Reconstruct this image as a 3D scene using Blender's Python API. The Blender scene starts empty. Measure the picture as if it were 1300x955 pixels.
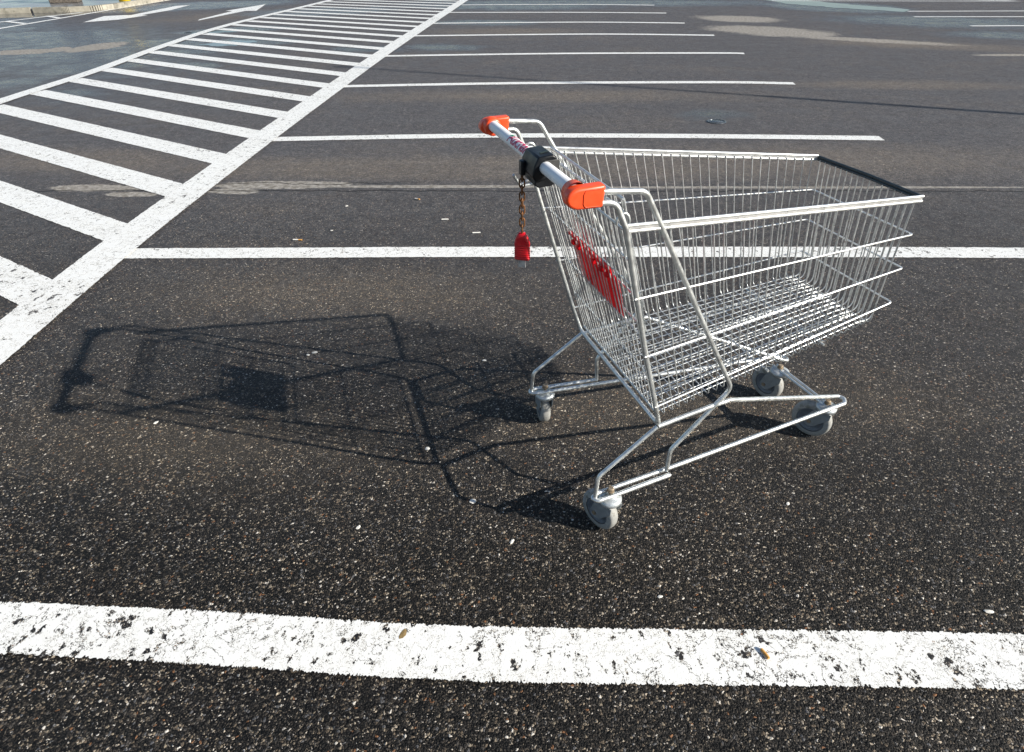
import bpy, bmesh, math, random
import numpy as np
from mathutils import Vector, Matrix
random.seed(7)
R=math.radians

# ------------------------------------------------------------------ camera, sky, sun, exposure
scn=bpy.context.scene
col=scn.collection
F,PIT,ROLL,YAW,HC=794.9,0.572,-0.014,-0.043,1.584      # focal (px of 1300), pitch, roll, yaw, eye height
def cam_axes():
    c,s=math.cos(YAW),math.sin(YAW)
    Rt=Vector((c,-s,0)); Fh=Vector((s,c,0)); Z=Vector((0,0,1))
    cp,sp=math.cos(PIT),math.sin(PIT)
    Fw=cp*Fh-sp*Z; U=sp*Fh+cp*Z
    cr,sr=math.cos(ROLL),math.sin(ROLL)
    return cr*Rt+sr*U, -sr*Rt+cr*U, Fw
RT,UP,FW=cam_axes()
cd=bpy.data.cameras.new('camera'); cam=bpy.data.objects.new('camera',cd); col.objects.link(cam)
cam.matrix_world=Matrix(((RT.x,UP.x,-FW.x,0),(RT.y,UP.y,-FW.y,0),(RT.z,UP.z,-FW.z,HC),(0,0,0,1)))
cd.sensor_width=36; cd.sensor_fit='HORIZONTAL'; cd.lens=F/1300*36; cd.shift_y=-44.5/1300
cd.clip_start=.05; cd.clip_end=2000
scn.camera=cam
SUN_EL,SUN_AZ=28.2,-18.2         # azimuth of the sun from +X, counter-clockwise
w=bpy.data.worlds.new('World'); scn.world=w; w.use_nodes=True
nt=w.node_tree; bg=nt.nodes['Background']; sky=nt.nodes.new('ShaderNodeTexSky')
sky.sky_type='NISHITA'; sky.sun_disc=False; sky.sun_elevation=R(SUN_EL); sky.sun_rotation=R(90-SUN_AZ)
sky.air_density=1.0; sky.dust_density=.6; sky.ozone_density=1.8
nt.links.new(sky.outputs[0],bg.inputs[0]); bg.inputs[1].default_value=.075
sd=bpy.data.lights.new('sun','SUN'); sd.energy=5.0; sd.angle=R(.55); sd.color=(1,.94,.84)
sun=bpy.data.objects.new('sun',sd); col.objects.link(sun)
dv=Vector((math.cos(R(SUN_EL))*math.cos(R(SUN_AZ)),math.cos(R(SUN_EL))*math.sin(R(SUN_AZ)),math.sin(R(SUN_EL))))
sun.rotation_euler=dv.to_track_quat('Z','Y').to_euler(); sun.location=(8,-4,8)
vs=scn.view_settings; vs.view_transform='Standard'; vs.look='None'; vs.gamma=1; vs.exposure=.70; vs.use_curve_mapping=False

# ------------------------------------------------------------------ helpers
def gp(px,py):                       # point of the ground seen at a pixel of the 1300-wide photograph
    d=RT*((px-650)/F)+UP*(-(py-433)/F)+FW
    t=HC/-d.z; return (d.x*t,d.y*t)
def tag(o,label=None,cat=None,group=None,kind=None):
    if label:o['label']=label
    if cat:o['category']=cat
    if group:o['group']=group
    if kind:o['kind']=kind
    return o
def empty(name,loc=(0,0,0),rz=0):
    o=bpy.data.objects.new(name,None); col.objects.link(o); o.location=loc; o.rotation_euler=(0,0,rz); o.empty_display_size=.1
    return o
class MB:
    def __init__(s): s.v=[]; s.f=[]; s.sm=[]
    def add(s,vs,fs,smooth=True):
        b=len(s.v); s.v+= [tuple(v) for v in vs]; s.f+=[tuple(i+b for i in f) for f in fs]; s.sm+=[smooth]*len(fs)
    def build(s,name,m,parent=None):
        me=bpy.data.meshes.new(name); me.from_pydata(s.v,[],s.f); me.polygons.foreach_set('use_smooth',s.sm); me.materials.append(m); me.update()
        o=bpy.data.objects.new(name,me); col.objects.link(o)
        if parent: o.parent=parent
        return o
    def tube(s,pts,r,seg=10,fil=0,closed=False,caps=True):
        P=[Vector(p) for p in pts]
        if fil>0: P=fillet(P,fil)
        n=len(P); ring=[]
        def tang(i):
            if closed: return (P[(i+1)%n]-P[i-1]).normalized()
            if i==0: return (P[1]-P[0]).normalized()
            if i==n-1: return (P[-1]-P[-2]).normalized()
            return ((P[i+1]-P[i]).normalized()+(P[i]-P[i-1]).normalized()).normalized()
        t=tang(0); a=Vector((0,0,1)) if abs(t.z)<.9 else Vector((1,0,0)); nrm=(a-t*a.dot(t)).normalized()
        vs=[]; 
        for i in range(n):
            t2=tang(i); nrm=(nrm-t2*nrm.dot(t2))
            nrm=nrm.normalized() if nrm.length>1e-6 else Vector((1,0,0)); bn=t2.cross(nrm)
            for k in range(seg):
                an=2*math.pi*k/seg; vs.append(P[i]+nrm*(r*math.cos(an))+bn*(r*math.sin(an)))
        fs=[]
        m=n if closed else n-1
        for i in range(m):
            j=(i+1)%n
            for k in range(seg):
                l=(k+1)%seg; fs.append((i*seg+k,i*seg+l,j*seg+l,j*seg+k))
        s.add(vs,fs)
        if caps and not closed:
            s.add(vs[:seg][::-1],[tuple(range(seg))],False); s.add(vs[-seg:],[tuple(range(seg))],False)
    def box(s,c,h,rot=None,smooth=False):
        M=rot or Matrix.Identity(3); c=Vector(c)
        vs=[c+M@Vector((x*h[0],y*h[1],z*h[2])) for x in(-1,1) for y in(-1,1) for z in(-1,1)]
        s.add(vs,[(0,1,3,2),(4,6,7,5),(0,4,5,1),(2,3,7,6),(0,2,6,4),(1,5,7,3)],smooth)
    def prism(s,outline,d,smooth=False):            # outline: 3D points in a plane, extruded by vector d
        n=len(outline); o=[Vector(p) for p in outline]; d=Vector(d)
        s.add(o+[p+d for p in o],[tuple(range(n))[::-1],tuple(range(n,2*n))]+[(i,(i+1)%n,n+(i+1)%n,n+i) for i in range(n)],smooth)
    def lathe(s,prof,c,ax,seg=32,smooth=True):       # prof: (radius, along axis)
        c=Vector(c); ax=Vector(ax).normalized(); a=Vector((0,0,1)) if abs(ax.z)<.9 else Vector((1,0,0))
        u=(a-ax*a.dot(ax)).normalized(); v=ax.cross(u); vs=[]
        for r,h in prof:
            for k in range(seg):
                an=2*math.pi*k/seg; vs.append(c+ax*h+u*(r*math.cos(an))+v*(r*math.sin(an)))
        fs=[(i*seg+k,i*seg+(k+1)%seg,(i+1)*seg+(k+1)%seg,(i+1)*seg+k) for i in range(len(prof)-1) for k in range(seg)]
        s.add(vs,fs,smooth)
def fillet(P,r,n=5):
    out=[P[0]]
    for i in range(1,len(P)-1):
        a,b,c=P[i-1],P[i],P[i+1]; u=(a-b); v=(c-b); lu,lv=u.length,v.length; u.normalize(); v.normalize()
        ang=u.angle(v,math.pi)
        if ang>math.pi-.03: out.append(b); continue
        d=min(r/math.tan(ang/2),lu*.45,lv*.45)
        p0,p2=b+u*d,b+v*d
        for k in range(n+1):
            t=k/n; out.append(p0*(1-t)**2+b*2*t*(1-t)+p2*t*t)
    out.append(P[-1]); return out
def smooth_edges(o,width,seg=2,angle=35):
    m=o.modifiers.new('bevel','BEVEL'); m.width=width; m.segments=seg; m.limit_method='ANGLE'; m.angle_limit=R(angle)
    for p in o.data.polygons: p.use_smooth=True
    try:
        o.data.set_sharp_from_angle(angle=R(50))
    except Exception: pass
    return o

# ------------------------------------------------------------------ node helpers
class NT:
    def __init__(s,tree): s.t=tree
    def n(s,typ,**kw):
        o=s.t.nodes.new(typ)
        for k,v in kw.items(): setattr(o,k,v)
        return o
    def l(s,a,b): s.t.links.new(a,b)
    def put(s,inp,v):
        if isinstance(v,(int,float)): inp.default_value=v
        elif isinstance(v,(tuple,list)): inp.default_value=v
        else: s.l(v,inp)
    def math(s,op,a,b=None,c=None,clamp=False):
        o=s.n('ShaderNodeMath',operation=op,use_clamp=clamp); s.put(o.inputs[0],a)
        if b is not None: s.put(o.inputs[1],b)
        if c is not None: s.put(o.inputs[2],c)
        return o.outputs[0]
    def mapr(s,v,a,b,c=0.,d=1.,smooth=True):
        o=s.n('ShaderNodeMapRange'); o.interpolation_type='SMOOTHSTEP' if smooth else 'LINEAR'
        s.put(o.inputs[0],v); o.inputs[1].default_value=a; o.inputs[2].default_value=b; o.inputs[3].default_value=c; o.inputs[4].default_value=d
        return o.outputs[0]
    def mix(s,f,a,b,blend='MIX'):
        o=s.n('ShaderNodeMix',data_type='RGBA',blend_type=blend); s.put(o.inputs[0],f)
        for i,v in ((6,a),(7,b)):
            if isinstance(v,(tuple,list)): o.inputs[i].default_value=(*v[:3],1)
            else: s.l(v,o.inputs[i])
        return o.outputs[2]
    def noise(s,vec,scale,detail=3,rough=.55,dist=0.):
        o=s.n('ShaderNodeTexNoise'); s.l(vec,o.inputs['Vector']); o.inputs['Scale'].default_value=scale; o.inputs['Detail'].default_value=detail
        o.inputs['Roughness'].default_value=rough; o.inputs['Distortion'].default_value=dist
        return o.outputs[0]
    def ramp(s,f,stops,interp='LINEAR'):
        o=s.n('ShaderNodeValToRGB'); o.color_ramp.interpolation=interp; s.l(f,o.inputs[0]); e=o.color_ramp.elements
        while len(e)<len(stops): e.new(1)
        for i,(p,c) in enumerate(stops): e[i].position=p; e[i].color=(*c,1)
        return o.outputs[0]
    def mapping(s,vec,scale=(1,1,1),loc=(0,0,0)):
        o=s.n('ShaderNodeMapping'); s.l(vec,o.inputs[0]); o.inputs['Scale'].default_value=scale; o.inputs['Location'].default_value=loc
        return o.outputs[0]
def newmat(name):
    m=bpy.data.materials.new(name); m.use_nodes=True; t=NT(m.node_tree); return m,t,m.node_tree.nodes['Principled BSDF']

# blobs given by the ground points under four pixels: centre, right, left, top, bottom
def blob(t,pos,px,py,hx,hy,noise,k=.5,soft=.35,shear=0):
    c=gp(px,py); a=gp(px+hx,py-shear); b=gp(px-hx,py+shear); u=gp(px,py-hy); d=gp(px,py+hy)
    U=((a[0]-b[0])/2,(a[1]-b[1])/2); V=((u[0]-d[0])/2,(u[1]-d[1])/2); C=((u[0]+d[0]+a[0]+b[0])/4,(u[1]+d[1]+a[1]+b[1])/4)
    det=U[0]*V[1]-U[1]*V[0]
    ra=(V[1]/det,-V[0]/det,0); rb=(-U[1]/det,U[0]/det,0)
    def dot(r):
        o=t.n('ShaderNodeVectorMath',operation='DOT_PRODUCT'); t.l(pos,o.inputs[0]); o.inputs[1].default_value=r
        return t.math('SUBTRACT',o.outputs['Value'],r[0]*C[0]+r[1]*C[1])
    x,y=dot(ra),dot(rb)
    r=t.math('SQRT',t.math('ADD',t.math('MULTIPLY',x,x),t.math('MULTIPLY',y,y)))
    r=t.math('ADD',r,t.math('MULTIPLY',t.math('SUBTRACT',noise,.5),k*2))
    return t.mapr(r,1-soft,1+soft*.3,1,0)
def maxof(t,l):
    o=l[0]
    for x in l[1:]: o=t.math('MAXIMUM',o,x)
    return o

def asphalt_group():
    g=bpy.data.node_groups.new('asphalt','ShaderNodeTree')
    for nm,ty in (('Color','NodeSocketColor'),('Roughness','NodeSocketFloat'),('Height','NodeSocketFloat'),('Wet','NodeSocketFloat'),('Pits','NodeSocketFloat')):
        g.interface.new_socket(nm,in_out='OUTPUT',socket_type=ty)
    t=NT(g); out=t.n('NodeGroupOutput'); pos=t.n('ShaderNodeNewGeometry').outputs['Position']
    sx=t.n('ShaderNodeSeparateXYZ'); t.l(pos,sx.inputs[0]); X,Y=sx.outputs[0],sx.outputs[1]
    # slight warp so that stones are not round cells
    wn=t.n('ShaderNodeTexNoise'); t.l(pos,wn.inputs['Vector']); wn.inputs['Scale'].default_value=90; wn.inputs['Detail'].default_value=1
    wv=t.n('ShaderNodeVectorMath',operation='MULTIPLY_ADD'); t.l(wn.outputs['Color'],wv.inputs[0]); wv.inputs[1].default_value=(.006,.006,0); t.l(pos,wv.inputs[2]); P=wv.outputs[0]
    def voro(scale,feature='F1',rnd=1.):
        o=t.n('ShaderNodeTexVoronoi',voronoi_dimensions='2D',feature=feature); t.l(P,o.inputs['Vector']); o.inputs['Scale'].default_value=scale; o.inputs['Randomness'].default_value=rnd
        return o
    v1=voro(150); v2=voro(330); e1=voro(150,'DISTANCE_TO_EDGE')
    def chan(v):
        s=t.n('ShaderNodeSeparateColor'); t.l(v.outputs['Color'],s.inputs[0]); return s.outputs
    c1,c2=chan(v1),chan(v2)
    stops=[(0,(.006,.006,.0065)),(.36,(.017,.016,.0155)),(.54,(.040,.035,.030)),(.66,(.070,.066,.062)),(.75,(.12,.098,.074)),(.82,(.10,.103,.11)),(.88,(.22,.19,.145)),(.935,(.20,.105,.055)),(.950,(.36,.32,.26)),(.982,(.62,.60,.55))]
    st1=t.ramp(c1[0],stops,'CONSTANT')
    st2=t.ramp(c2[0],[(0,(.004,.004,.0045)),(.52,(.011,.0105,.010)),(.73,(.032,.029,.026)),(.86,(.085,.075,.062)),(.94,(.19,.165,.13)),(.98,(.50,.47,.42))],'CONSTANT')  # dark binder and fine grit, with the shade of the pits painted in
    gap=t.mapr(e1.outputs['Distance'],.03,.16)             # 0 between the stones
    show1=t.math('MULTIPLY',gap,t.math('GREATER_THAN',c1[1],.50))
    base=t.mix(show1,st2,st1)
    grit=t.noise(P,700,2,.6)
    base=t.mix(1,base,t.ramp(grit,[(.3,(.6,.6,.6)),(.7,(1.35,1.35,1.35))]),'MULTIPLY')
    # broad tone: damp dark areas against drier dusty tan ones
    n1=t.noise(t.mapping(pos,(.35,1.1,1)),1.1,5,.6,.4)
    n2=t.noise(pos,3.5,5,.65)
    n3=t.noise(pos,14,4,.6)
    rag=t.noise(pos,1.6,6,.68)
    ragf=t.noise(pos,9,5,.7)
    ragm=t.math('ADD',t.math('MULTIPLY',rag,.5),t.math('MULTIPLY',ragf,.5))
    tan=[blob(t,pos,*a) for a in TAN(ragm)]
    dust=t.math('ADD',t.math('MULTIPLY',maxof(t,tan),.62),t.mapr(t.math('ADD',t.math('MULTIPLY',n1,.7),t.math('MULTIPLY',n2,.3)),.48,.72,0,.30),clamp=True)
    dust=t.math('MULTIPLY',dust,t.mapr(n3,.25,.7,.65,1.1),clamp=True)
    far=t.mapr(Y,1.2,5.2,0,1,False)
    vary=t.mapr(t.math('ADD',t.math('MULTIPLY',t.noise(pos,.9,3,.5),.6),t.math('MULTIPLY',t.noise(pos,5,4,.6),.4)),.35,.65,.72,1.22)
    vc=t.n('ShaderNodeCombineColor'); [t.l(vary,vc.inputs[i]) for i in range(3)]
    base=t.mix(1,base,vc.outputs[0],'MULTIPLY')
    base=t.mix(1,base,(1.05,1.0,.95),'MULTIPLY')
    g1=t.noise(pos,34,3,.75); g2=t.noise(pos,11,4,.7); g3=t.noise(pos,85,2,.7)
    gg=t.math('ADD',t.math('ADD',t.math('MULTIPLY',g1,.45),t.math('MULTIPLY',g2,.25)),t.math('MULTIPLY',g3,.30))
    farc=t.ramp(gg,[(.38,(.055,.054,.058)),(.49,(.118,.115,.124)),(.56,(.180,.172,.176)),(.63,(.34,.32,.30))])
    base=t.mix(t.math('MULTIPLY',far,.66),base,farc)  # paler, greyer with distance: sky sheen at grazing angles painted into the colour
    dusty=t.mix(.30,t.mix(1,base,(2.0,1.80,1.5),'MULTIPLY'),(.140,.126,.106))
    base=t.mix(dust,base,dusty)
    # pale dried silt by cracks and puddle rims
    silt=maxof(t,[blob(t,pos,*a) for a in SILT(ragm)])
    silt=t.math('MULTIPLY',silt,t.mapr(t.noise(pos,60,4,.65),.25,.55,.55,1),clamp=True)
    siltc=t.mix(t.mapr(t.noise(pos,22,6,.7),.35,.65),(.20,.18,.15),(.44,.415,.375))
    base=t.mix(t.math('MULTIPLY',silt,.82),base,siltc)
    # joint crack running along the bays
    cn=t.n('ShaderNodeTexNoise',noise_dimensions='1D'); t.l(X,cn.inputs['W']); cn.inputs['Scale'].default_value=3.0; cn.inputs['Detail'].default_value=6
    yc=t.math('ADD',4.52,t.math('MULTIPLY',t.math('SUBTRACT',cn.outputs[0],.5),.10))
    dcr=t.math('ABSOLUTE',t.math('SUBTRACT',Y,yc))
    lim=t.math('MULTIPLY',t.mapr(X,-4.6,-3.9,0,1),t.mapr(t.noise(pos,5,3),.3,.5,.35,1))
    crack=t.math('MULTIPLY',t.mapr(dcr,.004,.014,1,0),lim)
    cn2=t.n('ShaderNodeTexNoise',noise_dimensions='1D'); t.l(X,cn2.inputs['W']); cn2.inputs['Scale'].default_value=1.7; cn2.inputs['Detail'].default_value=6
    yc2=t.math('ADD',t.math('ADD',4.66,t.math('MULTIPLY',t.math('SUBTRACT',cn2.outputs[0],.5),.30)),t.math('MULTIPLY',t.math('ABSOLUTE',t.math('ADD',X,1.9)),.06))
    crack2=t.math('MULTIPLY',t.mapr(t.math('ABSOLUTE',t.math('SUBTRACT',Y,yc2)),.003,.010,1,0),t.math('MULTIPLY',t.mapr(X,-2.6,-2.4,0,1),t.mapr(X,-1.2,-.7,1,0)))
    crack=t.math('MAXIMUM',crack,crack2)
    base=t.mix(t.math('MULTIPLY',crack,.85),base,(.012,.011,.011))
    # wetness
    wet=maxof(t,[blob(t,pos,*a) for a in WET(ragm)])
    wetd=t.math('MULTIPLY',t.math('MULTIPLY',wet,.80),t.math('SUBTRACT',1,silt),clamp=True)
    base=t.mix(t.math('MULTIPLY',wetd,.6),base,(.022,.022,.024))
    rough=t.mapr(n2,.3,.7,.50,.68)
    rough=t.math('ADD',rough,t.math('MULTIPLY',t.math('ADD',dust,silt),.2))
    rough=t.math('SUBTRACT',rough,t.math('MULTIPLY',wetd,.46))
    # height: stones stand proud of the binder
    dome=t.math('SUBTRACT',1,t.math('MULTIPLY',v1.outputs['Distance'],1.1),clamp=True)
    h=t.math('MULTIPLY',t.math('MULTIPLY',gap,dome),t.mapr(c1[2],0,1,.25,1,False))
    h=t.math('ADD',h,t.math('MULTIPLY',t.math('SUBTRACT',1,v2.outputs['Distance']),.35))
    h=t.math('ADD',h,t.math('MULTIPLY',grit,.12))
    h=t.math('SUBTRACT',h,t.math('MULTIPLY',crack,2.))
    h=t.math('MULTIPLY',h,t.math('SUBTRACT',1,t.math('MULTIPLY',t.math('ADD',wetd,t.math('MULTIPLY',silt,.7),clamp=True),.82)))
    pits=t.math('SUBTRACT',1,t.math('MULTIPLY',gap,t.mapr(c1[1],.25,.6,.35,1)))
    for i,s in enumerate((base,rough,h,wetd,pits)): t.l(s,out.inputs[i])
    return g

# (pixel x, pixel y, half width, half height, noise, raggedness, softness, shear) all taken on the ground plane
def TAN(n): return [(620,214,560,20,n,.5,.6),(430,372,300,36,n,.9,.9),(700,122,330,10,n,.8,.9),(1150,108,190,7,n,.7,.8,-2),(640,40,120,5,n,.7,.8),
    (110,205,180,20,n,.6,.7),(1180,58,190,6,n,.6,.7,-8),(1000,205,420,26,n,.6,.8),(330,18,150,6,n,.8,.8,9),(860,520,420,60,n,1.2,.9),(240,560,330,70,n,1.2,.9)]
def SILT(n): return [(365,235,90,5.5,n,.75,.12,1),(300,243,34,4,n,.6,.12),(120,239,62,4.5,n,.9,.12),(166,247,34,3.2,n,.6,.12),(560,237,210,2.0,n,.35,.3),(1000,238,380,1.6,n,.45,.3),
    (938,24,60,4.2,n,.7,.3,-2),(980,40,88,6.5,n,.8,.28,-5),(1100,51,130,2.6,n,1.0,.4,-7),(122,60,44,4.2,n,.8,.12,5),(75,63,18,3.,n,.6,.12,2),(30,66,46,3.4,n,.8,.12,2),(1280,70,50,1.5,n,.5,.3)]
def WET(n): return [(70,70,260,52,n,.7,.95,12),(-60,40,200,40,n,.7,.9,8),(60,45,130,8,n,.8,.5,4),(120,84,80,5,n,.7,.4,2),(190,68,110,4,n,.6,.4,4),(215,55,60,6,n,.7,.3),(300,38,90,4,n,.8,.4,5),(330,52,60,5,n,.8,.35),(400,15,120,6,n,.8,.4,4),
    (210,9,200,6,n,.6,.4,8),(30,14,90,6,n,.6,.4,4),(620,29,80,4,n,.8,.4),(560,60,70,5,n,1.0,.6),(470,62,60,5,n,1.1,.6),(1060,9,110,7,n,.5,.3,-5),(1200,28,190,9,n,.7,.6,-6),(1280,45,100,6,n,.7,.6,-3),
    (250,83,40,5,n,.7,.5),(80,92,70,6,n,.9,.7,4),(95,118,60,6,n,.9,.8),(650,8,160,6,n,.9,.6),(760,4,300,5,n,.8,.6),(20,105,60,8,n,.8,.7,6),(905,146,60,8,n,1.0,.9)]
AG=asphalt_group()

def asphalt_mat():
    m,t,b=newmat('wet_asphalt'); g=t.n('ShaderNodeGroup'); g.node_tree=AG
    t.l(g.outputs['Color'],b.inputs['Base Color']); t.l(g.outputs['Roughness'],b.inputs['Roughness'])
    bu=t.n('ShaderNodeBump'); bu.inputs['Strength'].default_value=.9; bu.inputs['Distance'].default_value=.0055; t.l(g.outputs['Height'],bu.inputs['Height']); t.l(bu.outputs[0],b.inputs['Normal'])
    t.l(t.math('ADD',.16,t.math('MULTIPLY',g.outputs['Wet'],.30)),b.inputs['Specular IOR Level'])
    return m
def paint_mat(name,wear=.5,gran=1.0,tint=(.75,.75,.725)):
    m,t,b=newmat(name); g=t.n('ShaderNodeGroup'); g.node_tree=AG
    pos=t.n('ShaderNodeNewGeometry').outputs['Position']
    big=t.noise(pos,2.2,4,.6); mid=t.noise(pos,26,5,.65); fine=t.noise(pos,150,4,.7)
    ridge=t.noise(pos,9,6,.68,.3); gate=t.noise(pos,5,3,.6)
    craz=t.math('MULTIPLY',t.math('LESS_THAN',t.math('ABSOLUTE',t.math('SUBTRACT',ridge,.5)),.0045+.004*wear),t.math('GREATER_THAN',gate,.52-.04*wear))
    ridge2=t.noise(t.mapping(pos,(1,1,1),(3,7,2)),17,6,.7,.3)
    craz2=t.math('MULTIPLY',t.math('LESS_THAN',t.math('ABSOLUTE',t.math('SUBTRACT',ridge2,.5)),.005),t.math('GREATER_THAN',t.math('SUBTRACT',1,gate),.50-.04*wear))
    craz=t.math('MAXIMUM',craz,craz2)
    # blotches where the film has flaked off, and pin holes over sunken binder
    blot=t.noise(t.mapping(pos,(1.1,.85,1)),24,8,.70)
    blot=t.math('ADD',blot,t.math('MULTIPLY',t.math('SUBTRACT',big,.5),.28))
    hm=t.mapr(blot,.646-.076*wear,.652-.076*wear)
    pin=t.math('ADD',t.math('MULTIPLY',fine,.7),t.math('ADD',t.math('MULTIPLY',mid,.35),t.math('MULTIPLY',g.outputs['Pits'],.10)))
    hm=t.math('MAXIMUM',hm,t.mapr(pin,.735-.03*wear,.745-.03*wear))
    mask=t.math('MAXIMUM',hm,craz)
    dirt=t.mapr(t.math('ADD',t.math('MULTIPLY',mid,.5),t.math('MULTIPLY',big,.5)),.45,.66,0,.16)
    c=t.mix(dirt,tint,(.50,.47,.40))
    c=t.mix(t.math('MULTIPLY',t.mapr(fine,.55,.8,0,1),.12),c,(.42,.40,.35))
    t.l(t.mix(mask,c,g.outputs['Color']),b.inputs['Base Color'])
    t.put(b.inputs['Roughness'],t.math('ADD',.42,t.math('MULTIPLY',mask,.15)))
    h=t.math('ADD',t.math('MULTIPLY',t.math('SUBTRACT',1,mask),1.3),t.math('MULTIPLY',g.outputs['Height'],.35))
    h=t.math('ADD',h,t.math('MULTIPLY',fine,.25))
    bu=t.n('ShaderNodeBump'); bu.inputs['Strength'].default_value=.55; bu.inputs['Distance'].default_value=.0018; t.l(h,bu.inputs['Height']); t.l(bu.outputs[0],b.inputs['Normal'])
    return m
def simple(name,c,rough=.5,metal=0.,var=.12,vscale=30,bump=0.,dirt=None,dirtamt=0.,spec=.5):
    m,t,b=newmat(name); co=t.n('ShaderNodeTexCoord').outputs['Object']
    n=t.noise(co,vscale,5,.62)
    base=t.mix(t.mapr(n,.3,.7),tuple(x*(1-var) for x in c),tuple(min(1,x*(1+var)) for x in c))
    if dirt is not None:
        d=t.noise(co,vscale*.45,6,.7); base=t.mix(t.mapr(d,.62-dirtamt,.80-dirtamt),base,dirt)
    t.l(base,b.inputs['Base Color']); b.inputs['Metallic'].default_value=metal
    t.l(t.mapr(n,.3,.7,rough-.08,rough+.08),b.inputs['Roughness']); b.inputs['Specular IOR Level'].default_value=spec
    if bump:
        bu=t.n('ShaderNodeBump'); bu.inputs['Strength'].default_value=.5; bu.inputs['Distance'].default_value=bump; t.l(n,bu.inputs['Height']); t.l(bu.outputs[0],b.inputs['Normal'])
    return m
M={}
M['asphalt']=asphalt_mat()
M['paint']=paint_mat('worn_road_paint',.45)
M['paint_thick']=paint_mat('crazed_road_paint',.8)
M['paint_far']=paint_mat('road_paint',.35)
M['zinc']=simple('zinc_tube',(.66,.68,.67),.36,.78,.16,45,.0006,(.30,.24,.18),.03)
M['wire']=simple('zinc_wire',(.64,.66,.66),.34,.75,.18,60,0,(.24,.15,.09),.03)
M['rim']=simple('zinc_rim',(.74,.75,.74),.34,.7,.06,40)
M['darkrim']=simple('dark_plastic_strip',(.035,.05,.055),.35,0,.2,60)
M['orange']=simple('orange_red_plastic',(.82,.080,.020),.36,0,.10,30,.0003,(.42,.06,.025),.03)
M['red']=simple('red_plastic',(.56,.008,.016),.34,0,.1,25)
def translucent(m,c,f):
    t=NT(m.node_tree); b=m.node_tree.nodes['Principled BSDF']; o=m.node_tree.nodes['Material Output']
    tr=t.n('ShaderNodeBsdfTranslucent'); tr.inputs[0].default_value=(*c,1); mx=t.n('ShaderNodeMixShader'); mx.inputs[0].default_value=f
    t.l(b.outputs[0],mx.inputs[1]); t.l(tr.outputs[0],mx.inputs[2]); t.l(mx.outputs[0],o.inputs[0])
M['redplate']=simple('translucent_red_plastic',(.66,.008,.016),.34,0,.1,25); translucent(M['redplate'],(.75,.01,.02),.35)
M['white']=simple('white_handle_plastic',(.88,.88,.87),.45,0,.04,18,0,(.45,.43,.40),-.05)
M['black']=simple('black_lock_plastic',(.008,.009,.011),.38,0,.2,40,.0003,(.06,.057,.05),-.02,.3)
M['grey_label']=simple('grey_lock_face',(.045,.045,.043),.45,0,.15,30)
M['rust']=simple('rusty_chain_steel',(.17,.075,.028),.62,.45,.45,160,.0006,(.035,.022,.016),.08)
M['rubber']=simple('grey_rubber_tyre',(.30,.30,.285),.62,0,.12,60,.0004,(.16,.15,.125),.10)
M['hub']=simple('grey_wheel_hub',(.135,.15,.17),.5,0,.15,50,0,(.09,.09,.085),.08)
M['fork']=simple('caster_fork_steel',(.50,.53,.54),.42,.6,.12,50,.0004,(.28,.25,.21),.06)
M['forkp']=simple('grey_fork_plate',(.27,.29,.30),.45,.25,.12,50,.0004,(.20,.18,.15),.04)
M['bolt']=simple('rusty_bolt',(.34,.27,.19),.5,.6,.3,200,.0004,(.42,.17,.04),.05)
M['logo']=simple('magenta_print',(.52,.02,.10),.4,0,.03)
M['logo_green']=simple('green_print',(.02,.30,.12),.4,0,.03)
M['kerb']=simple('kerb_stone',(.30,.28,.23),.75,0,.2,8,.004,(.10,.095,.07),.08)
M['paving']=simple('wet_paving',(.16,.16,.165),.22,0,.3,1.2,.002,(.26,.25,.24),.08)
M['yellow']=simple('yellow_plastic',(.85,.62,.01),.4,0,.04,10)
M['darkmetal']=simple('dark_green_metal',(.03,.045,.042),.45,.2,.2,30)
M['panel']=simple('pale_panel',(.32,.36,.38),.3,.3,.1,12)
M['gravelbase']=simple('dark_gravel_base',(.10,.085,.07),.8,0,.6,40,.01)
M['cigpaper']=simple('cigarette_paper',(.74,.72,.67),.7,0,.08,300)
M['cigtip']=simple('cork_filter_tip',(.60,.30,.07),.7,0,.15,400)
M['flake']=simple('pale_flake',(.62,.60,.55),.7,0,.12,200)
M['iron']=simple('cast_iron',(.10,.11,.12),.25,.5,.2,60,.001)
M['lamp']=simple('galvanised_pole',(.4,.41,.42),.5,.6,.1,10)
M['leafm']=simple('dry_leaf',(.22,.15,.06),.7,0,.3,120)

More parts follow.
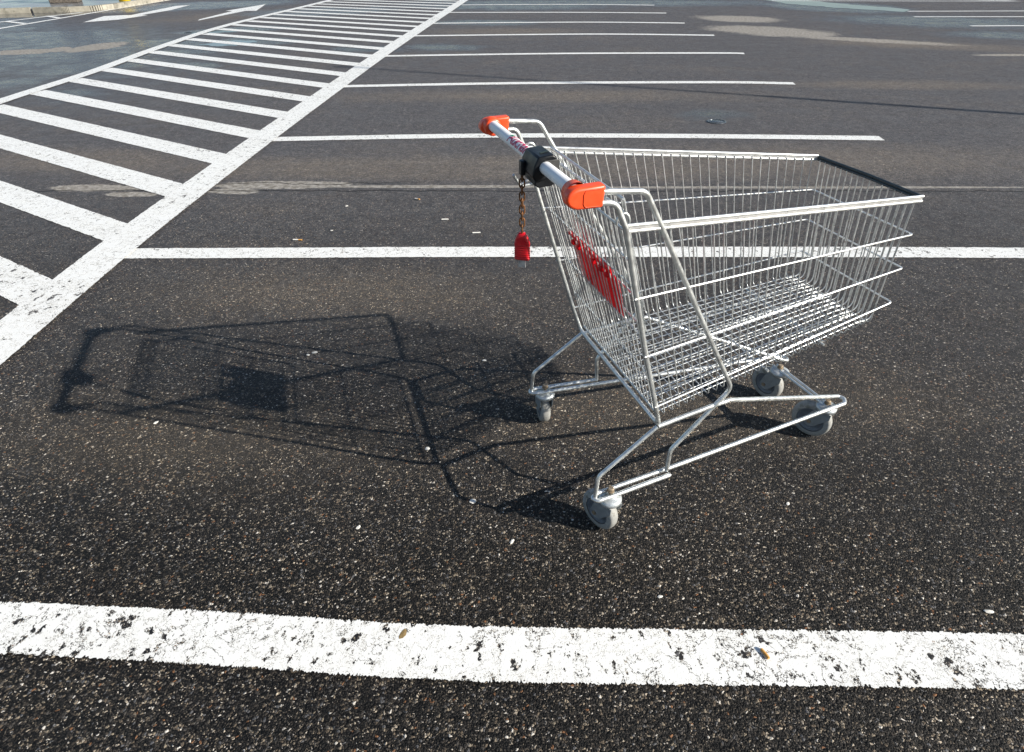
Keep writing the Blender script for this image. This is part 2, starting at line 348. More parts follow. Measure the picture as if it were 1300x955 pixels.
# ------------------------------------------------------------------ ground and markings
b=MB(); S=400; b.add([(-S,-60,0),(S,-60,0),(S,S*1.5,0),(-S,S*1.5,0)],[(0,1,2,3)],False)
tag(b.build('ground',M['asphalt']),kind='structure')
def edge_noise(x,amp): return (math.sin(x*37.1)+math.sin(x*91.7+1.3)*.7+math.sin(x*213.3+.5)*.5)*amp*.35+random.uniform(-1,1)*amp*1.1-(random.random()<.03)*amp*2.5
def strip(name,pts,w,z,mat,n_per_m=60,amp=.0016,cut0=None,cut1=None,ends=None):
    """painted band along the ground polyline pts (centre), width w, ragged edges"""
    P=[Vector((*p,0)) for p in pts]; L=[0]
    for i in range(1,len(P)): L.append(L[-1]+(P[i]-P[i-1]).length)
    N=max(2,int(L[-1]*n_per_m)); A=[];B=[]
    off=random.uniform(0,50)
    for k in range(N+1):
        s=L[-1]*k/N; i=1
        while i<len(P)-1 and L[i]<s: i+=1
        t=(s-L[i-1])/(L[i]-L[i-1]); 
        # smooth through the points with Catmull-Rom
        p0=P[max(i-2,0)];p1=P[i-1];p2=P[i];p3=P[min(i+1,len(P)-1)]
        q=.5*((2*p1)+(p2-p0)*t+(2*p0-5*p1+4*p2-p3)*t*t+(3*p1-p0-3*p2+p3)*t**3)
        d=(p2-p1).normalized(); nrm=Vector((-d.y,d.x,0))
        A.append(q+nrm*(w/2+edge_noise(off+s,amp))+Vector((0,0,z))); B.append(q-nrm*(w/2+edge_noise(off+9+s,amp))+Vector((0,0,z)))
    if cut0 is not None: pass
    b=MB(); n=len(A); b.add(A+B,[(i,n+i,n+i+1,i+1) for i in range(n-1)],False)
    return tag(b.build(name,mat),kind='structure')
ZP=.004; ZP2=.008
# nearest bay line runs right across; the others start at the wide line
strip('bay_line',[(-4.6,1.03),(-1.45,.974),(-.8,.958),(-.13,.937),(1.25,.955),(3.2,.95)],.15,ZP,M['paint_thick'],330,.0026)
bays=[([(-2.52,3.393),(-1.33,3.415),(-.38,3.435),(2.63,3.455),(4.6,3.40)],.145),
      ([(-2.53,5.95),(-.6,6.055),(1.3,6.03),(3.155,5.935)],.15),
      ([(-2.53,8.465),(-.33,8.605),(2.2,8.60),(3.23,8.49)],.15),
      ([(-2.50,10.915),(.23,11.04),(2.73,10.98),(3.27,10.91)],.15),
      ([(-2.4,13.38),(1.0,13.42),(3.31,13.1)],.17),
      ([(-2.35,15.5),(1,15.45),(3.15,15.1)],.17),
      ([(-2.25,17.9),(1,17.6),(3.12,17.22)],.17),
      ([(-2.15,20.0),(1,19.8),(3.16,19.32)],.17),([(-2.1,22.4),(3.16,21.6)],.17),([(-2.0,24.9),(3.2,24.1)],.17)]
for i,(p,wd) in enumerate(bays): strip('bay_line',p,wd,ZP,M['paint'] if i==0 else M['paint_far'],60 if i<2 else 20,.002)
strip('wide_line',[(-2.40,.3),(-2.515,2.2),(-2.585,3.45),(-2.605,4.5),(-2.61,5.87),(-2.60,7.5),(-2.56,11),(-2.45,15),(-2.25,21.6),(-2.1,27)],.265,ZP2,M['paint'],80,.002)
outer=[(-6.0,3.0),(-6.2,5.5),(-6.44,7.7),(-6.52,9.6),(-6.80,12.2),(-6.98,15.5),(-6.62,20.5),(-6.2,27)]
strip('outer_line',outer,.21,ZP2,M['paint_far'],30,.002)
# diagonal bars of the hatched island
def ox(y):
    for (x0,y0),(x1,y1) in zip(outer,outer[1:]):
        if y0<=y<=y1: return x0+(x1-x0)*(y-y0)/(y1-y0)
    return outer[-1][0]
def wx(y): return -2.6 if y<9 else -2.6+(y-9)*.025
bar=0
for k in range(-3,32):
    yt=3.04+.80*k-.185          # centre where the bar meets the wide line
    if yt>27: break
    x1=wx(yt)-.02; sl=-.575 if yt<9 else -.575+min(.12,(yt-9)*.010)
    y0=yt; x0=-6.4
    for _ in range(6):
        y0=yt+(x0-x1)*sl; x0=ox(max(3.0,min(26.9,y0)))+.07
    if y0<2.2: continue
    strip('hatching_bar',[(x0,y0),(x1,yt)],.28*math.cos(math.atan(.575)),ZP,M['paint'] if yt<5 else M['paint_far'],50 if yt<6 else 15,.002)
def poly(name,pts,z,mat,kind='structure'):
    b=MB(); b.add([(x,y,z) for x,y in pts],[tuple(range(len(pts)))],False); return tag(b.build(name,mat),kind=kind)
# arrows on the lane (head toward / away)
poly('arrow_marking',[(-10.87,16.35),(-11.22,17.8),(-10.80,18.0),(-10.62,18.0),(-10.72,20.6),(-10.42,20.9),(-10.2,19.3),(-10.33,18.0),(-10.12,17.9),(-10.32,16.9)],ZP,M['paint_far'])
poly('arrow_marking',[(-8.14,16.5),(-8.24,16.8),(-8.27,18.85),(-8.50,18.9),(-8.12,20.9),(-7.62,18.85),(-7.92,18.87),(-8.04,17.6)],ZP,M['paint_far'])
# white edge line beside the kerb with short hatching
strip('edge_line',[(-12.05,10.0),(-12.1,15.2),(-12.1,18.2),(-12.08,30)],.14,ZP,M['paint_far'],20,.002)
strip('edge_line',[(-13.6,12.0),(-13.3,15.6),(-12.5,18.9)],.13,ZP,M['paint_far'],20,.002)
for k in range(5):
    y=12.4+1.25*k; strip('edge_hatch',[(-13.5+.16*k,y+.55),(-12.15,y)],.13,ZP2,M['paint_far'],20,.002)
# far right markings
for p in ([(8.6,14.17),(14,14.0)],[(8.35,15.9),(16,15.3)],[(8.8,17.1),(16,16.6)],[(6.6,20.3),(16,19.0)],[(10.6,20.6),(13.4,19.2)]):
    strip('bay_line',p,.13,ZP,M['paint_far'],10,.002)

# ------------------------------------------------------------------ kerbed island far left
isl=[(-12.16,30),(-12.16,19.9),(-12.35,19.35),(-13.0,19.0),(-13.9,18.95),(-16,18.3),(-24,16.4),(-24,30)]
b=MB(); b.prism([(x,y,.0) for x,y in isl][::-1],(0,0,.105))
inner=b.build('island',M['paving']); tag(inner,kind='structure')
def kerb_run():
    P=[Vector((*p,0)) for p in isl[:7]]; P=fillet(P,.35,5); t=empty('kerb',(-12.3,19.4,0))
    tag(t,'pale weathered kerb stones edging the raised island at the far left','kerb',kind='structure')
    L=0; cur=P[0]; out=[]
    for a,c in zip(P,P[1:]):
        d=(c-a); n=max(1,int(round(d.length/.9)))
        for k in range(n):
            p0=a+d*(k/n); p1=a+d*((k+1)/n); out.append((p0,p1))
    for i,(p0,p1) in enumerate(out):
        d=(p1-p0); l=d.length
        if l<.02: continue
        u=d.normalized(); nr=Vector((-u.y,u.x,0)); c=(p0+p1)/2
        rot=Matrix((u,nr,Vector((0,0,1)))).transposed()
        b=MB(); b.box(c+Vector((0,0,.065+random.uniform(-.004,.004))),(l/2-.004,.075,.066),rot)
        o=b.build('kerb_stone',M['kerb'],t); o.location=-t.location; 
    return t
kerb_run()
# yellow bollard base and slatted litter bin standing on the island
bx,by=-12.62,21.3
t=empty('bollard',(bx,by,.105)); tag(t,'bright yellow bollard standing on the kerbed island at the top left','bollard')
b=MB(); b.lathe([(.0,0),(.16,0),(.16,.10),(.145,.16),(.13,.22),(.13,.95),(.10,1.03),(0,1.05)],(0,0,0),(0,0,1),28); b.build('post',M['yellow'],t)
b=MB(); b.lathe([(.134,.62),(.134,.72)],(0,0,0),(0,0,1),28); b.build('band',M['white'],t)
t=empty('litter_bin',(-14.2,20.9,.105),R(20)); tag(t,'dark slatted litter bin with pale panels on the kerbed island, left of the yellow bollard','litter bin')
b=MB(); b.box((0,0,.06),(.38,.26,.06)); smooth_edges(b.build('base',M['gravelbase'],t),.02)
for sx in(-1,1):
    for sy in(-1,1):
        b=MB(); b.box((sx*.34,sy*.22,.56),(.025,.025,.44)); b.build('post',M['darkmetal'],t)
for sx,wd in((-.17,.13),(.17,.11)):
    b=MB(); b.box((sx,-.205,.52),(wd,.008,.36)); b.build('panel',M['panel'],t)
    b=MB(); b.box((sx,.205,.52),(wd,.008,.36)); b.build('panel',M['panel'],t)
for sx in(-.33,.33):
    b=MB(); b.box((sx*1.03,0,.52),(.004,.19,.38))
    for k in range(6): b.box((sx,-.16+k*.064,.52),(.012,.022,.37))
    b.build('slatted_side',M['darkmetal'],t)
b=MB(); b.box((0,-.235,.52),(.03,.012,.38)); b.build('slat',M['darkmetal'],t)
b=MB(); b.box((0,0,1.03),(.40,.28,.03)); smooth_edges(b.build('lid',M['darkmetal'],t),.015)

# lamp post out of frame to the right whose thin shadow crosses the bays
H=8.0; sh=Vector((-math.cos(R(SUN_AZ)),-math.sin(R(SUN_AZ)),0))/math.tan(R(SUN_EL))
tip=Vector((-2.9,9.95,0)); d0=(Vector((4.967,6.86,0))-tip).normalized()
base=tip-sh*H
base=Vector((tip.x+d0.x*sh.length*H,tip.y+d0.y*sh.length*H,0))
topx=tip-sh*H
t=empty('lamp_post',(base.x,base.y,0)); tag(t,'tall slim galvanised lamp post standing at the right beyond the bays','lamp post')
b=MB(); P=[Vector((0,0,0)),Vector((topx.x-base.x,topx.y-base.y,H))]
b.tube([P[0],P[0].lerp(P[1],.12)],.07,14); b.tube([P[0].lerp(P[1],.12),P[0].lerp(P[1],.6)],.044,14); b.tube([P[0].lerp(P[1],.6),P[1]],.030,14); b.build('post',M['lamp'],t)
b=MB(); b.lathe([(0,-.03),(.06,-.03),(.07,0),(.05,.06),(0,.08)],P[1],(0,0,1),20); b.build('lamp_head',M['lamp'],t)

# standing water far off
M['water']=simple('puddle_water',(.05,.055,.06),.07,0,.2,3,.0006)
def puddle(px):
    P=[gp(*p) for p in px]; Q=[]
    for i in range(len(P)):
        a,c=Vector(P[i-1]),Vector(P[i])
        for k in range(8): Q.append(a.lerp(c,k/8)+Vector((random.uniform(-1,1),random.uniform(-1,1)))*.06)
    poly('puddle',[(q.x,q.y) for q in Q],.0025,M['water'])
puddle([(930,-6),(1000,5),(1060,10),(1150,15.5),(1155,12),(1080,6),(1030,1),(1010,-6)])
puddle([(-30,24),(50,22),(110,17.5),(140,16),(60,17),(-30,18)])
puddle([(232,42),(300,38),(330,37.5),(300,40.5),(250,43)])
puddle([(252,57),(300,51),(330,53),(300,58),(270,59)])
# small iron valve cover in a damp hollow
t=empty('valve_cover',(1.81,6.57,0)); tag(t,'small round iron valve cover sunk in the asphalt above the cart','valve cover')
b=MB(); b.lathe([(0,.006),(.072,.006),(.074,.004)],(0,0,0),(0,0,1),28); b.build('lid',M['iron'],t)
b=MB(); b.lathe([(.078,.002),(.079,.008),(.093,.008),(.097,.002)],(0,0,0),(0,0,1),28); b.build('frame_ring',M['iron'],t)

# ------------------------------------------------------------------ litter on the asphalt
def butt(px,py,rz,L=.05,tip=True,label='',z=.004):
    x,y=gp(px,py); t=empty('cigarette_butt',(x,y,z),R(rz)); tag(t,label,'cigarette butt','cigarette butts on the asphalt')
    r=.0042
    sp_=-L*.42 if L<.035 else L*.1
    def cyl(x0,x1,m,n):
        b=MB(); b.tube([(x0,0,r),(x0*.5+x1*.5,.0008,r*.96),(x1,0,r)],r,10); b.build(n,m,t)
    cyl(-L/2,sp_,M['cigpaper'],'paper'); cyl(sp_,L/2,M['cigtip'] if tip else M['cigpaper'],'filter')
butt(378,306,-4,.058,True,'crumpled cigarette butt lying just above the middle bay line, left end')
butt(565,280,3,.045,False,'white cigarette butt on dark asphalt left of the hanging chain')
butt(605,297,5,.050,False,'white cigarette butt on the asphalt nearest the red key plug')
butt(530,254,-25,.040,True,'short orange cigarette butt just below the asphalt joint')
butt(970,832,-65,.030,True,'orange cigarette butt lying on the cracked white line in front',.0045)
def flake(px,py,s,label,mat='flake',rz=0,asp=.6,h=.25,z=.001,name='paint_flake',cat='paint flake',grp='pale flakes on the asphalt'):
    x,y=gp(px,py); bm=bmesh.new(); bmesh.ops.create_icosphere(bm,subdivisions=2,radius=1)
    for v in bm.verts:
        k=1+random.uniform(-.22,.22); v.co=Vector((v.co.x*s*k,v.co.y*s*asp*k,max(-.3,v.co.z)*s*h*k))
    me=bpy.data.meshes.new(name); bm.to_mesh(me); bm.free(); me.materials.append(M[mat])
    o=bpy.data.objects.new(name,me); col.objects.link(o); o.location=(x,y,s*h*.3+z); o.rotation_euler=(0,0,R(rz)); tag(o,label,cat,grp); return o
flake(400,448,.014,'flat pale flake inside the cart shadow, right one of the pair','flake',10)
flake(391,451,.009,'small pale flake inside the cart shadow, left one of the pair','flake',-20)
flake(600,637,.011,'bright white flake on the shadow of the rear wheels','flake',30,.9)
flake(615,458,.010,'pale flake left of the far rear wheel shadow','flake',5)
flake(543,570,.010,'pale flake where the frame shadows cross','flake',-15,.8)
flake(1255,777,.013,'flat white flake above the front line at the right','flake',-5,.45)
flake(838,758,.008,'small pale flake between the near wheel and the front line','flake',15)
flake(440,262,.012,'small pale chip between the joint and the middle bay line','flake',40)
flake(421,293,.010,'tiny pale chip left of the white cigarette butts','flake',0)
flake(198,537,.010,'pale chip left of the cart shadow','flake',60)
flake(455,670,.009,'pale chip in front of the cart shadow','flake',60)
flake(650,688,.010,'pale chip left of the near wheel','flake',60,.5)
flake(1000,640,.008,'pale chip right of the near wheel','flake',60)
flake(512,806,.016,'brown leaf scrap pressed into the front white line','leafm',70,.5,.05,.0042,'leaf_scrap','leaf',None)
# loose grit: uncountable chips scattered over the near asphalt
b=MB(); random.seed(11)
for k in range(2600):
    x=random.uniform(-2.4,2.8); y=random.uniform(.55,4.3); s=random.uniform(.0015,.0042)*(1.3 if random.random()<.08 else 1); a=random.uniform(0,6.28)
    ca,sa=math.cos(a),math.sin(a); e=random.uniform(.5,1)
    vs=[]
    for dx,dy,dz in((1,0,.0),(0,e,.0),(-1,.1,.0),(.1,-e,.0),(.15,.1,.9)):
        vs.append((x+s*(ca*dx-sa*dy),y+s*(sa*dx+ca*dy),.0004+dz*s))
    b.add(vs,[(0,1,4),(1,2,4),(2,3,4),(3,0,4)],False)
M['grit']=simple('loose_grit',(.26,.22,.17),.7,0,.8,35)
tag(b.build('loose_grit',M['grit']),'tiny loose stone chips scattered over the near asphalt','grit',kind='stuff')

# ------------------------------------------------------------------ shopping cart
cart=empty('shopping_cart',(.263,1.66,0),.359)
tag(cart,'empty wire shopping cart with orange grips on its white handle, standing in a parking bay','shopping cart')
def mir(p,s): return (p[0],p[1]*s,p[2])       # s=+1 far side, -1 near side
RT_=.0068; RW=.0019
def upx(z): return -.195+.295*(1.05-z)
zc=.165
# rear upright: one U tube from grip down to the floor corner, across and up again
yR=lambda z: .276+(z-.40)*(.329-.276)/.65
up=lambda s:[mir(p,s) for p in [(-.30,.318,1.114),(-.223,.325,1.112),(-.195,.329,1.05),(-.14,.313,.859),(-.085,.298,.672),(-.028,.289,.484),(.0,.276,.396)]]
b=MB(); b.tube(up(-1)+up(1)[::-1],RT_,12,.03); b.build('rear_upright_frame',M['zinc'],cart)
# outer handle supports
for s in(-1,1):
    b=MB(); b.tube([mir(p,s) for p in [(-.30,.320,1.1425),(-.152,.323,1.127),(.24,.264,.461),(.064,.262,.268),(.067,.256,zc+.012)]],RT_,12,.035); b.build('handle_support',M['zinc'],cart)
# rear legs
for s in(-1,1):
    b=MB(); b.tube([mir(p,s) for p in [(.0,.270,.386),(-.182,.276,.250),(-.187,.279,zc)]],RT_*.95,12,.03); b.build('rear_leg',M['zinc'],cart)
# chassis rails: from the floor corner forward, down to the front caster, hairpin back to the rear caster
for s in(-1,1):
    ox_=-.022 if s>0 else 0
    pts=[(.004,.268,.385),(.18,.262,.407),(.25,.258,.410),(.857,.118,zc),(.868,.136,zc),(.852,.158,zc-.002),(.075,.240,zc),(-.17,.262,zc),(-.196,.274,zc),(-.185,.292,zc),(-.15,.289,zc),(.075,.266,zc)]
    b=MB(); b.tube([mir((p[0]+(ox_ if p[0]>.8 else 0),p[1]+(.012 if s>0 and p[0]>.8 else 0),p[2]),s) for p in pts],RT_*1.05,12,.02); b.build('chassis_rail',M['zinc'],cart)
# front brace: a pair of bars between the front casters
b=MB()
for dx in(-.011,.011): b.tube([(.797+dx*.8,-.145,zc-.012),(.785+dx*.8,.135,zc-.012)],.0052,10)

b.build('front_brace',M['zinc'],cart)

# basket -------------------------------------------------
RR=(-.190,.322,1.048); RF=(.800,.206,.950)     # rim rear / front corner (far side, mirrored)
FR=(.012,.258,.408); FF=(.815,.184,.526)       # floor rear / front corner
lerp=lambda a,b,t: tuple(x+(y-x)*t for x,y in zip(a,b))
def add(a,b): return tuple(x+y for x,y in zip(a,b))
# rim: two stacked bars each side, front strip dark
for s in(-1,1):
    b=MB()
    for dz in(.0068,-.0068): b.tube([mir(add(RR,(0,.004,dz)),s),mir(add(RF,(.006,.004,dz)),s)],.0046,8)
    b.box(mir(lerp(add(RR,(0,.004,0)),add(RF,(.006,.004,0)),.5),s),(math.dist(RR,RF)/2,.0028,.008),
          Matrix(((Vector(mir(RF,s))-Vector(mir(RR,s))).normalized(),Vector((0,0,1)).cross((Vector(mir(RF,s))-Vector(mir(RR,s))).normalized()).normalized(),Vector((.098,0,1)).normalized())).transposed())
    b.build('basket_rim',M['rim'],cart)
b=MB()
for dz in(.0044,-.0044): b.tube([(RF[0]+.008,-RF[1]-.002,RF[2]+dz),(RF[0]+.016,0,RF[2]+dz),(RF[0]+.008,RF[1]+.002,RF[2]+dz)],.0046,8)
b.build('front_rim',M['darkrim'],cart)
# horizontal guard wires wrapping side-front-side
levels=[((-.148,.318,.859),(.819,.205,.838)),((-.093,.304,.672),(.826,.206,.728)),((-.034,.294,.484),(.836,.202,.606))]
for r_,f_ in levels:
    b=MB(); f2=add(f_,(.004,.003,0)); b.tube([mir(r_,-1),mir(f2,-1),f2,r_],.0029,8,.012); b.build('guard_wire',M['rim'],cart)
# side wires: down the side, rounded into the floor and across
NS=31
for s in(-1,1):
    b=MB()
    for k in range(NS):
        t=(k+.7)/(NS+.2)
        top=lerp(RR,RF,t); bot=lerp(FR,FF,t)
        bot=(bot[0],bot[1],bot[2])
        j_=lambda:random.gauss(0,.0012)
        pts=[top,add(lerp(top,bot,.35),(j_(),j_(),0)),add(lerp(top,bot,.7),(j_(),j_(),0)),add(bot,(j_(),0,0)),(bot[0]+.002,bot[1]-.05,bot[2])]
        b.tube([mir(p,s) for p in pts],RW,6,.022)
    b.build('side_panel',M['wire'],cart)
# floor cross wires
b=MB()
for k in range(NS):
    t=(k+.7)/(NS+.2); bot=lerp(FR,FF,t)
    b.tube([(bot[0]+.002,-bot[1]+.04,bot[2]-.001),(bot[0]+.002,bot[1]-.04,bot[2]-.001)],RW,6)
NF=17
for k in range(NF):
    u=-1+2*(k+.5)/NF
    ff=(FF[0]-.03,FF[1]*u*.97,FF[2]-.0); fr=(FR[0],FR[1]*u*.97,FR[2]+.004)
    b.tube([fr,(ff[0],ff[1],ff[2]+.004)],RW,6)
b.build('basket_floor',M['wire'],cart)
b=MB()
for y in(-.15,-.05,.05,.15):
    for dy in(-.007,.007): b.tube([(FR[0]+.0,y+dy,FR[2]-.006),(.80,y*.72+dy,FF[2]-.010)],.0026,8)
b.tube([(FR[0]+.004,-FR[1]+.01,FR[2]-.004),(FR[0]+.004,FR[1]-.01,FR[2]-.004)],.004,8)
b.tube([(.40,-.225,.458),(.40,.225,.458)],.004,8); b.tube([(.62,-.20,.490),(.62,.20,.490)],.004,8)
b.build('floor_bars',M['zinc'],cart)
b=MB()
for k in range(NF):
    u=-1+2*(k+.5)/NF
    top=(RF[0]+.004,RF[1]*u*.985,RF[2]-.004); bot=(FF[0]+.008,FF[1]*u*.97,FF[2]+.003)
    b.tube([top,add(lerp(top,bot,.5),(random.gauss(0,.0015),random.gauss(0,.0012),0)),bot,(FF[0]-.05,FF[1]*u*.97,FF[2]-.003)],RW,6,.03)
    # the little loops under the front strip
    if k<NF-1:
        u2=-1+2*(k+1.5)/NF
b.build('front_panel',M['wire'],cart)

# rear flap (inner swing gate) and folded child seat
b=MB(); NW=23
zt,zb=1.035,.425
for k in range(NW):
    u=-1+2*k/(NW-1)
    yt=u*.290; yb=u*.255
    ym=(yt+yb)/2+random.gauss(0,.002)
    b.tube([(upx(zt)+.012,yt,zt),((upx(zt)+upx(zb))/2+.012+random.gauss(0,.001),ym,(zt+zb)/2),(upx(zb)+.012,yb,zb)],RW*1.05,6)
b.build('flap_wires',M['wire'],cart)
b=MB()
b.tube([(upx(zt)+.006,-.30,zt),(upx(zt)+.006,.30,zt)],.0032,8)
for z,hw in((.70,.285),(.86,.30),(.56,.275)): b.tube([(upx(z)+.0165,-hw,z),(upx(z)+.0165,hw,z)],.0024,8)
b.tube([(upx(zb)+.012,-.26,zb),(upx(zb)+.012,.26,zb)],.0032,8)
for s in(-1,1):      # hinge loops over the rear ends of the rim
    c=Vector((-.188,.300*s,1.052)); b.tube([c+Vector((.016*math.cos(a),.0,.022*math.sin(a))) for a in [k*math.pi/6-.9 for k in range(9)]],.0036,8)
b.build('flap_frame',M['zinc'],cart)
seat=empty('child_seat',(0,0,0)); seat.parent=cart
b=MB()
for z,x,hw in((1.075,-.150,.225),(1.040,-.140,.225)): b.tube([(x,-hw,z),(x,hw,z)],.0042,8)
for k in range(15):
    y=-.21+.03*k; b.tube([(-.150,y,1.075),(-.138,y,1.035),(upx(.70)+.045,y*.95,.70)],RW,6)
for s in(-1,1):
    b.tube([(-.15,.225*s,1.075),(upx(.69)+.045,.215*s,.69)],.004,8)
for z in(.90,.69,.79): b.tube([(upx(z)+.047,-.215,z),(upx(z)+.047,.215,z)],.0034,8)
b.build('seat_back_wires',M['wire'],seat)
# red seat flap
def sp(y,z,o): return (upx(z)+o,y,z)
b=MB()
out=[(-.130,.826),(.02,.828),(.03,.812),(.05,.828),(.138,.828),(.140,.810),(.130,.695),(-.120,.693),(-.140,.70),(-.150,.78),(-.148,.815)]
b.prism([sp(y,z,.020) for y,z in out],(.005,0,.0015))
o=smooth_edges(b.build('seat_plate',M['redplate'],seat),.0015)
b=MB()
b.box(sp(-.050,.842,.018),(.006,.082,.006),Matrix.Rotation(R(-16),3,'Y')); b.box(sp(.098,.842,.018),(.006,.048,.006),Matrix.Rotation(R(-16),3,'Y'))
for y in(-.115,-.08,-.03,.07,.11): b.box(sp(y,.826,.012),(.009,.007,.007),Matrix.Rotation(R(-16),3,'Y'))
smooth_edges(b.build('seat_hinge',M['redplate'],seat),.002)
# wire hook behind the far upright
for s in(1,):
    b=MB(); b.tube([mir(p,s) for p in[(-.12,.325,.945),(-.208,.328,.935),(-.240,.305,.982)]],.0045,8,.012)
    b.tube([mir(p,s) for p in[(-.112,.318,.962),(-.19,.318,.955),(-.21,.322,.94)]],.0045,8,.01); b.build('stop_hook',M['zinc'],cart)
# handlebar -------------------------------------------------
HX,HZ,HR=-.306,1.137,.0148
hb=MB(); hb.tube([(HX,-.315,HZ),(HX,0,HZ),(HX,.315,HZ)],HR,28); handle=hb.build('handlebar',M['white'],cart)
def print_text(s,y0,size,mat,name,parent,ang=62):
    cu=bpy.data.curves.new('t','FONT'); cu.body=s; cu.size=size; cu.shear=.18; cu.offset=.0009; cu.space_character=.92
    ob=bpy.data.objects.new('t',cu); col.objects.link(ob); bpy.context.view_layer.update()
    dg=bpy.context.evaluated_depsgraph_get(); me=bpy.data.meshes.new_from_object(ob.evaluated_get(dg)); bpy.data.objects.remove(ob)
    bm=bmesh.new(); bm.from_mesh(me); bmesh.ops.triangulate(bm,faces=bm.faces[:]); bmesh.ops.subdivide_edges(bm,edges=bm.edges[:],cuts=2,use_grid_fill=True)
    r=HR+.0006
    for v in bm.verts:
        a=R(ang)+ (v.co.y)/r           # angle around the bar, letters climb from the rear towards the top
        v.co=Vector((HX-r*math.cos(a),y0-v.co.x,HZ+r*math.sin(a)))
    bm.to_mesh(me); bm.free(); me.name=name; me.materials.clear(); me.materials.append(mat)
    o=bpy.data.objects.new(name,me); col.objects.link(o); o.parent=parent; return o
print_text('Auchan',.116,.052,M['logo'],'lettering',handle,12)
b=MB()
r=HR+.0019
def onbar(y,a): return (HX-r*math.cos(R(a)),y,HZ+r*math.sin(R(a)))
b.add([onbar(.120,70),onbar(.106,80),onbar(.096,112),onbar(.112,96)],[(0,1,2,3)],False); b.build('logo_bird',M['logo_green'],handle)

# end grips: rounded shell round the bar end, squared towards the tubes
def grip(s):
    b=MB(); cx,cz=HX,HZ; n=14; prof=[]
    hh=.0235
    for k in range(n+1):
        a=math.pi/2+math.pi*k/n; prof.append((cx+hh*math.cos(a)*1.35,cz-.007+hh*math.sin(a)))
    prof+= [(cx+.052,cz-.0315),(cx+.056,cz+.0175)]
    y0=.300*s; wd=.031*s
    b.prism([(x,y0,z) for x,z in prof],(0,wd,0),False)
    o=b.build('end_grip',M['orange'],cart); smooth_edges(o,.006,3,25)
    b=MB(); b.lathe([(HR+.0005,0),(HR+.007,.0),(HR+.0095,.004),(HR+.0110,.028)],(HX,(.300-.022)*s,HZ-.004),(0,s,0),28); 
    b.build('collar',M['red' ] if False else M['orange'],o)
    # shallow recessed panel edge on the outer face
    b=MB(); yy=(.331+.0006)*s
    b.tube([(cx+.044,yy,cz+.011),(cx+.010,yy,cz+.011),(cx+.006,yy,cz+.002),(cx+.006,yy,cz-.018),(cx+.010,yy,cz-.025),(cx+.042,yy,cz-.026)],.0011,6,.006); b.build('panel_edge',M['orange'],o)
grip(-1); grip(1)

# coin lock on the bar
lock=empty('coin_lock',(0,0,0)); lock.parent=cart
b=MB(); ly0,ly1=-.128,-.040
prof=[(-.333,1.142),(-.323,1.162),(-.286,1.165),(-.277,1.158),(-.275,1.128),(-.282,1.116),(-.305,1.108),(-.330,1.104),(-.338,1.120)]
b.prism([(x,ly0,z) for x,z in prof],(0,ly1-ly0,0)); smooth_edges(b.build('lock_body',M['black'],lock),.004,3,20)
b=MB(); b.box((-.291,ly0-.0013,1.139),(.019,.0013,.015)); smooth_edges(b.build('lock_face',M['grey_label'],lock),.001)
b=MB(); prof=[(-.326,1.108),(-.272,1.114),(-.266,1.100),(-.285,1.088),(-.318,1.086),(-.330,1.095)]
b.prism([(x,ly0+.010,z) for x,z in prof],(0,ly1-ly0-.018,0)); smooth_edges(b.build('lock_clamp',M['black'],lock),.003,2,20)
b=MB(); b.box((-.340,-.062,1.122),(.006,.010,.018)); smooth_edges(b.build('chain_anchor',M['black'],lock),.003)
b=MB(); b.box((-.300,-.100,1.1658),(.010,.003,.0008),Matrix.Rotation(R(-8),3,'Y')); b.build('coin_slot',M['darkmetal'],lock)
b=MB()
CX,CY,zt0=-.340,-.060,1.100; LN=.0168; n=9
for k in range(n):
    zc_=zt0-k*LN*1.0; ang=R(-21 if k%2 else 69)+random.uniform(-.25,.25)
    ux,uy=math.cos(ang),math.sin(ang); hl,hw=.0105,.0062; pts=[]
    for j in range(16):
        a=2*math.pi*j/16; w_=hw*math.cos(a); h_=hl*(1 if math.sin(a)>0 else -1)*.45+ hw*math.sin(a)
        pts.append((CX+ux*w_,CY+uy*w_,zc_+h_*1.1))
    b.tube(pts,.0021,7,closed=True)
b.build('chain',M['rust'],lock)
zk=zt0-n*LN+.006
# key plug
b=MB(); prof=[(.006,0),(.011,-.004),(.0165,-.020),(.019,-.036)]
zs=[0,-.006,-.018,-.030]
sec=[(0,.008,.006),(-.006,.013,.008),(-.018,.018,.009),(-.028,.020,.0095)]
for i in range(6): sec+=[(-.032-.0062*i,.0205,.0098),(-.034-.0062*i,.0185,.0082),(-.0365-.0062*i,.0205,.0098)]
sec+=[(-.069,.021,.010),(-.073,.0195,.009)]
vs=[];seg=20
ang=R(-35); ux,uy=math.cos(ang),math.sin(ang)
for z,a_,b_ in sec:
    for k in range(seg):
        t_=2*math.pi*k/seg; ca,sa=math.cos(t_),math.sin(t_); e=.55
        X_=a_*math.copysign(abs(ca)**e,ca); Y_=b_*math.copysign(abs(sa)**e,sa)
        vs.append((CX+ux*X_-uy*Y_,CY+uy*X_+ux*Y_,zk+z))
fs=[(i*seg+k,i*seg+(k+1)%seg,(i+1)*seg+(k+1)%seg,(i+1)*seg+k) for i in range(len(sec)-1) for k in range(seg)]+[tuple(range(seg))[::-1],tuple(range((len(sec)-1)*seg,len(sec)*seg))]
b.add(vs,fs,True); b.build('key_plug',M['red'],lock)
b=MB(); b.box((CX,CY,zk-.082),(.009,.0035,.014),Matrix.Rotation(ang,3,'Z')); b.build('key_blade',M['fork'],lock)

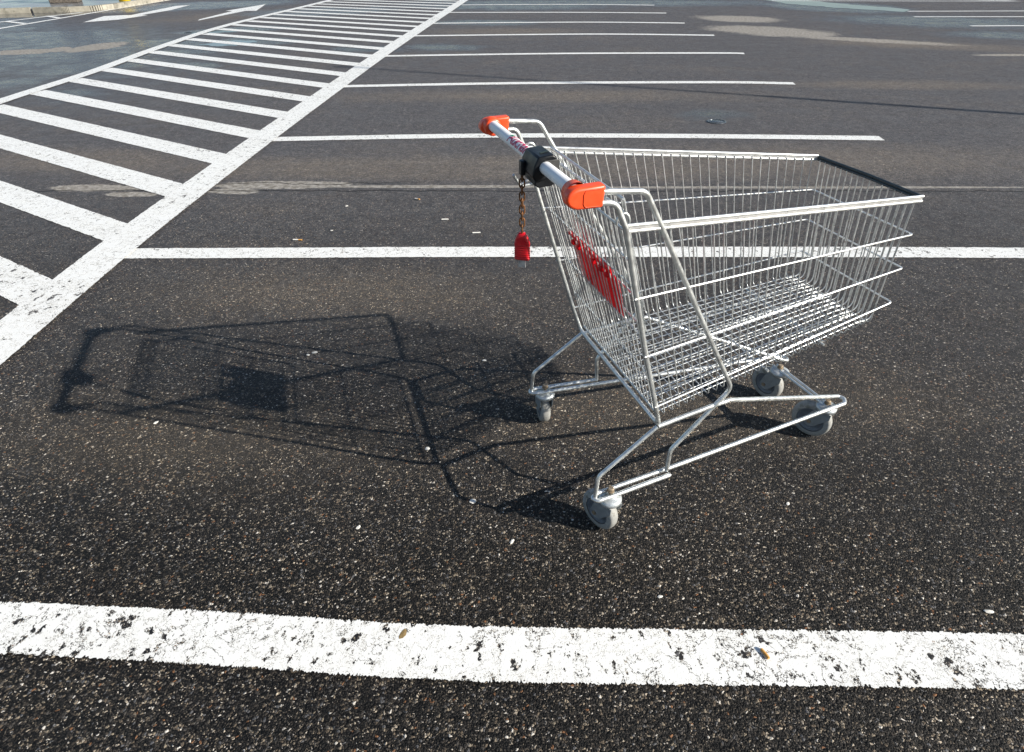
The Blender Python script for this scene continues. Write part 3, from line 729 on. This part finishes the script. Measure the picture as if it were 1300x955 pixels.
# casters -------------------------------------------------
def caster(px,py,th,D=.138,zn=zc+.010):
    """pivot at (px,py) in cart space, th = rolling direction in cart space (pointing away from the trail)"""
    c=empty('caster',(px,py,0),th); c.parent=cart
    tr=-.036; r=D/2; wz=r; W=.034
    b=MB()   # tyre
    prof=[(r-.022,-W/2),(r-.006,-W/2),(r-.0015,-W/2+.006),(r,-.004),(r,.004),(r-.0015,W/2-.006),(r-.006,W/2),(r-.022,W/2)]
    b.lathe(prof,(tr,0,wz),(0,1,0),40); b.build('tyre',M['rubber'],c)
    b=MB(); prof=[(0,-W/2+.004),(.016,-W/2+.001),(.018,-W/2+.005),(r-.032,-W/2+.006),(r-.028,-W/2+.002),(r-.021,-W/2+.002),(r-.021,W/2-.002),(r-.028,W/2-.002),(r-.032,W/2-.006),(.018,W/2-.005),(.016,W/2-.001),(0,W/2-.004)]
    b.lathe(prof,(tr,0,wz),(0,1,0),40); b.build('wheel_hub',M['hub'],c)
    fk=MB(); zt=.150
    for s in(-1,1):
        yy=s*(W/2+.0055)
        out=[(-.026,zt-.020),(.029,zt-.020),(.027,zt-.045),(tr+.034,wz+.004),(tr+.020,wz-.016),(tr,wz-.021),(tr-.014,wz-.016),(tr-.020,wz-.002),(-.042,zt-.042)]
        fk.prism([(x,yy-.0016,z) for x,z in out],(0,.0032,0))
    fk.prism([(.026*math.cos(a)-0.0,.026*math.sin(a),zt-.023) for a in [k*math.pi/10 for k in range(20)]],(0,0,.005))
    o=fk.build('fork',M['forkp'],c); smooth_edges(o,.0012,2)
    b=MB(); b.lathe([(0,zt-.018),(.033,zt-.018),(.036,zt-.012),(.036,zt-.004),(.028,zt+.002),(.020,zt+.003),(.017,zt+.006),(0,zt+.006)],(0,0,0),(0,0,1),28); b.build('swivel_head',M['fork'],c)
    b=MB(); b.lathe([(0,-W/2-.012),(.0075,-W/2-.012),(.0075,-W/2-.007),(.004,-W/2-.007),(.004,W/2+.007),(.0075,W/2+.007),(.0075,W/2+.012),(0,W/2+.012)],(tr,0,wz),(0,1,0),6,False); b.build('axle_bolt',M['bolt'],c)
    b=MB(); b.lathe([(.0055,zt),(.0055,zn),(.012,zn),(.012,zn+.003),(.0095,zn+.0031),(.0095,zn+.011),(.007,zn+.0125),(0,zn+.0125)],(0,0,0),(0,0,1),12,False); b.build('pivot_nut',M['bolt'],c)
hd=.359
caster(-.134,-.275,R(-50)-hd,.134); caster(-.134,.275,R(-78)-hd,.134); caster(.799,-.134,R(-42)-hd,.142,zc-.005); caster(.785,.107,R(-55)-hd,.134,zc-.005)
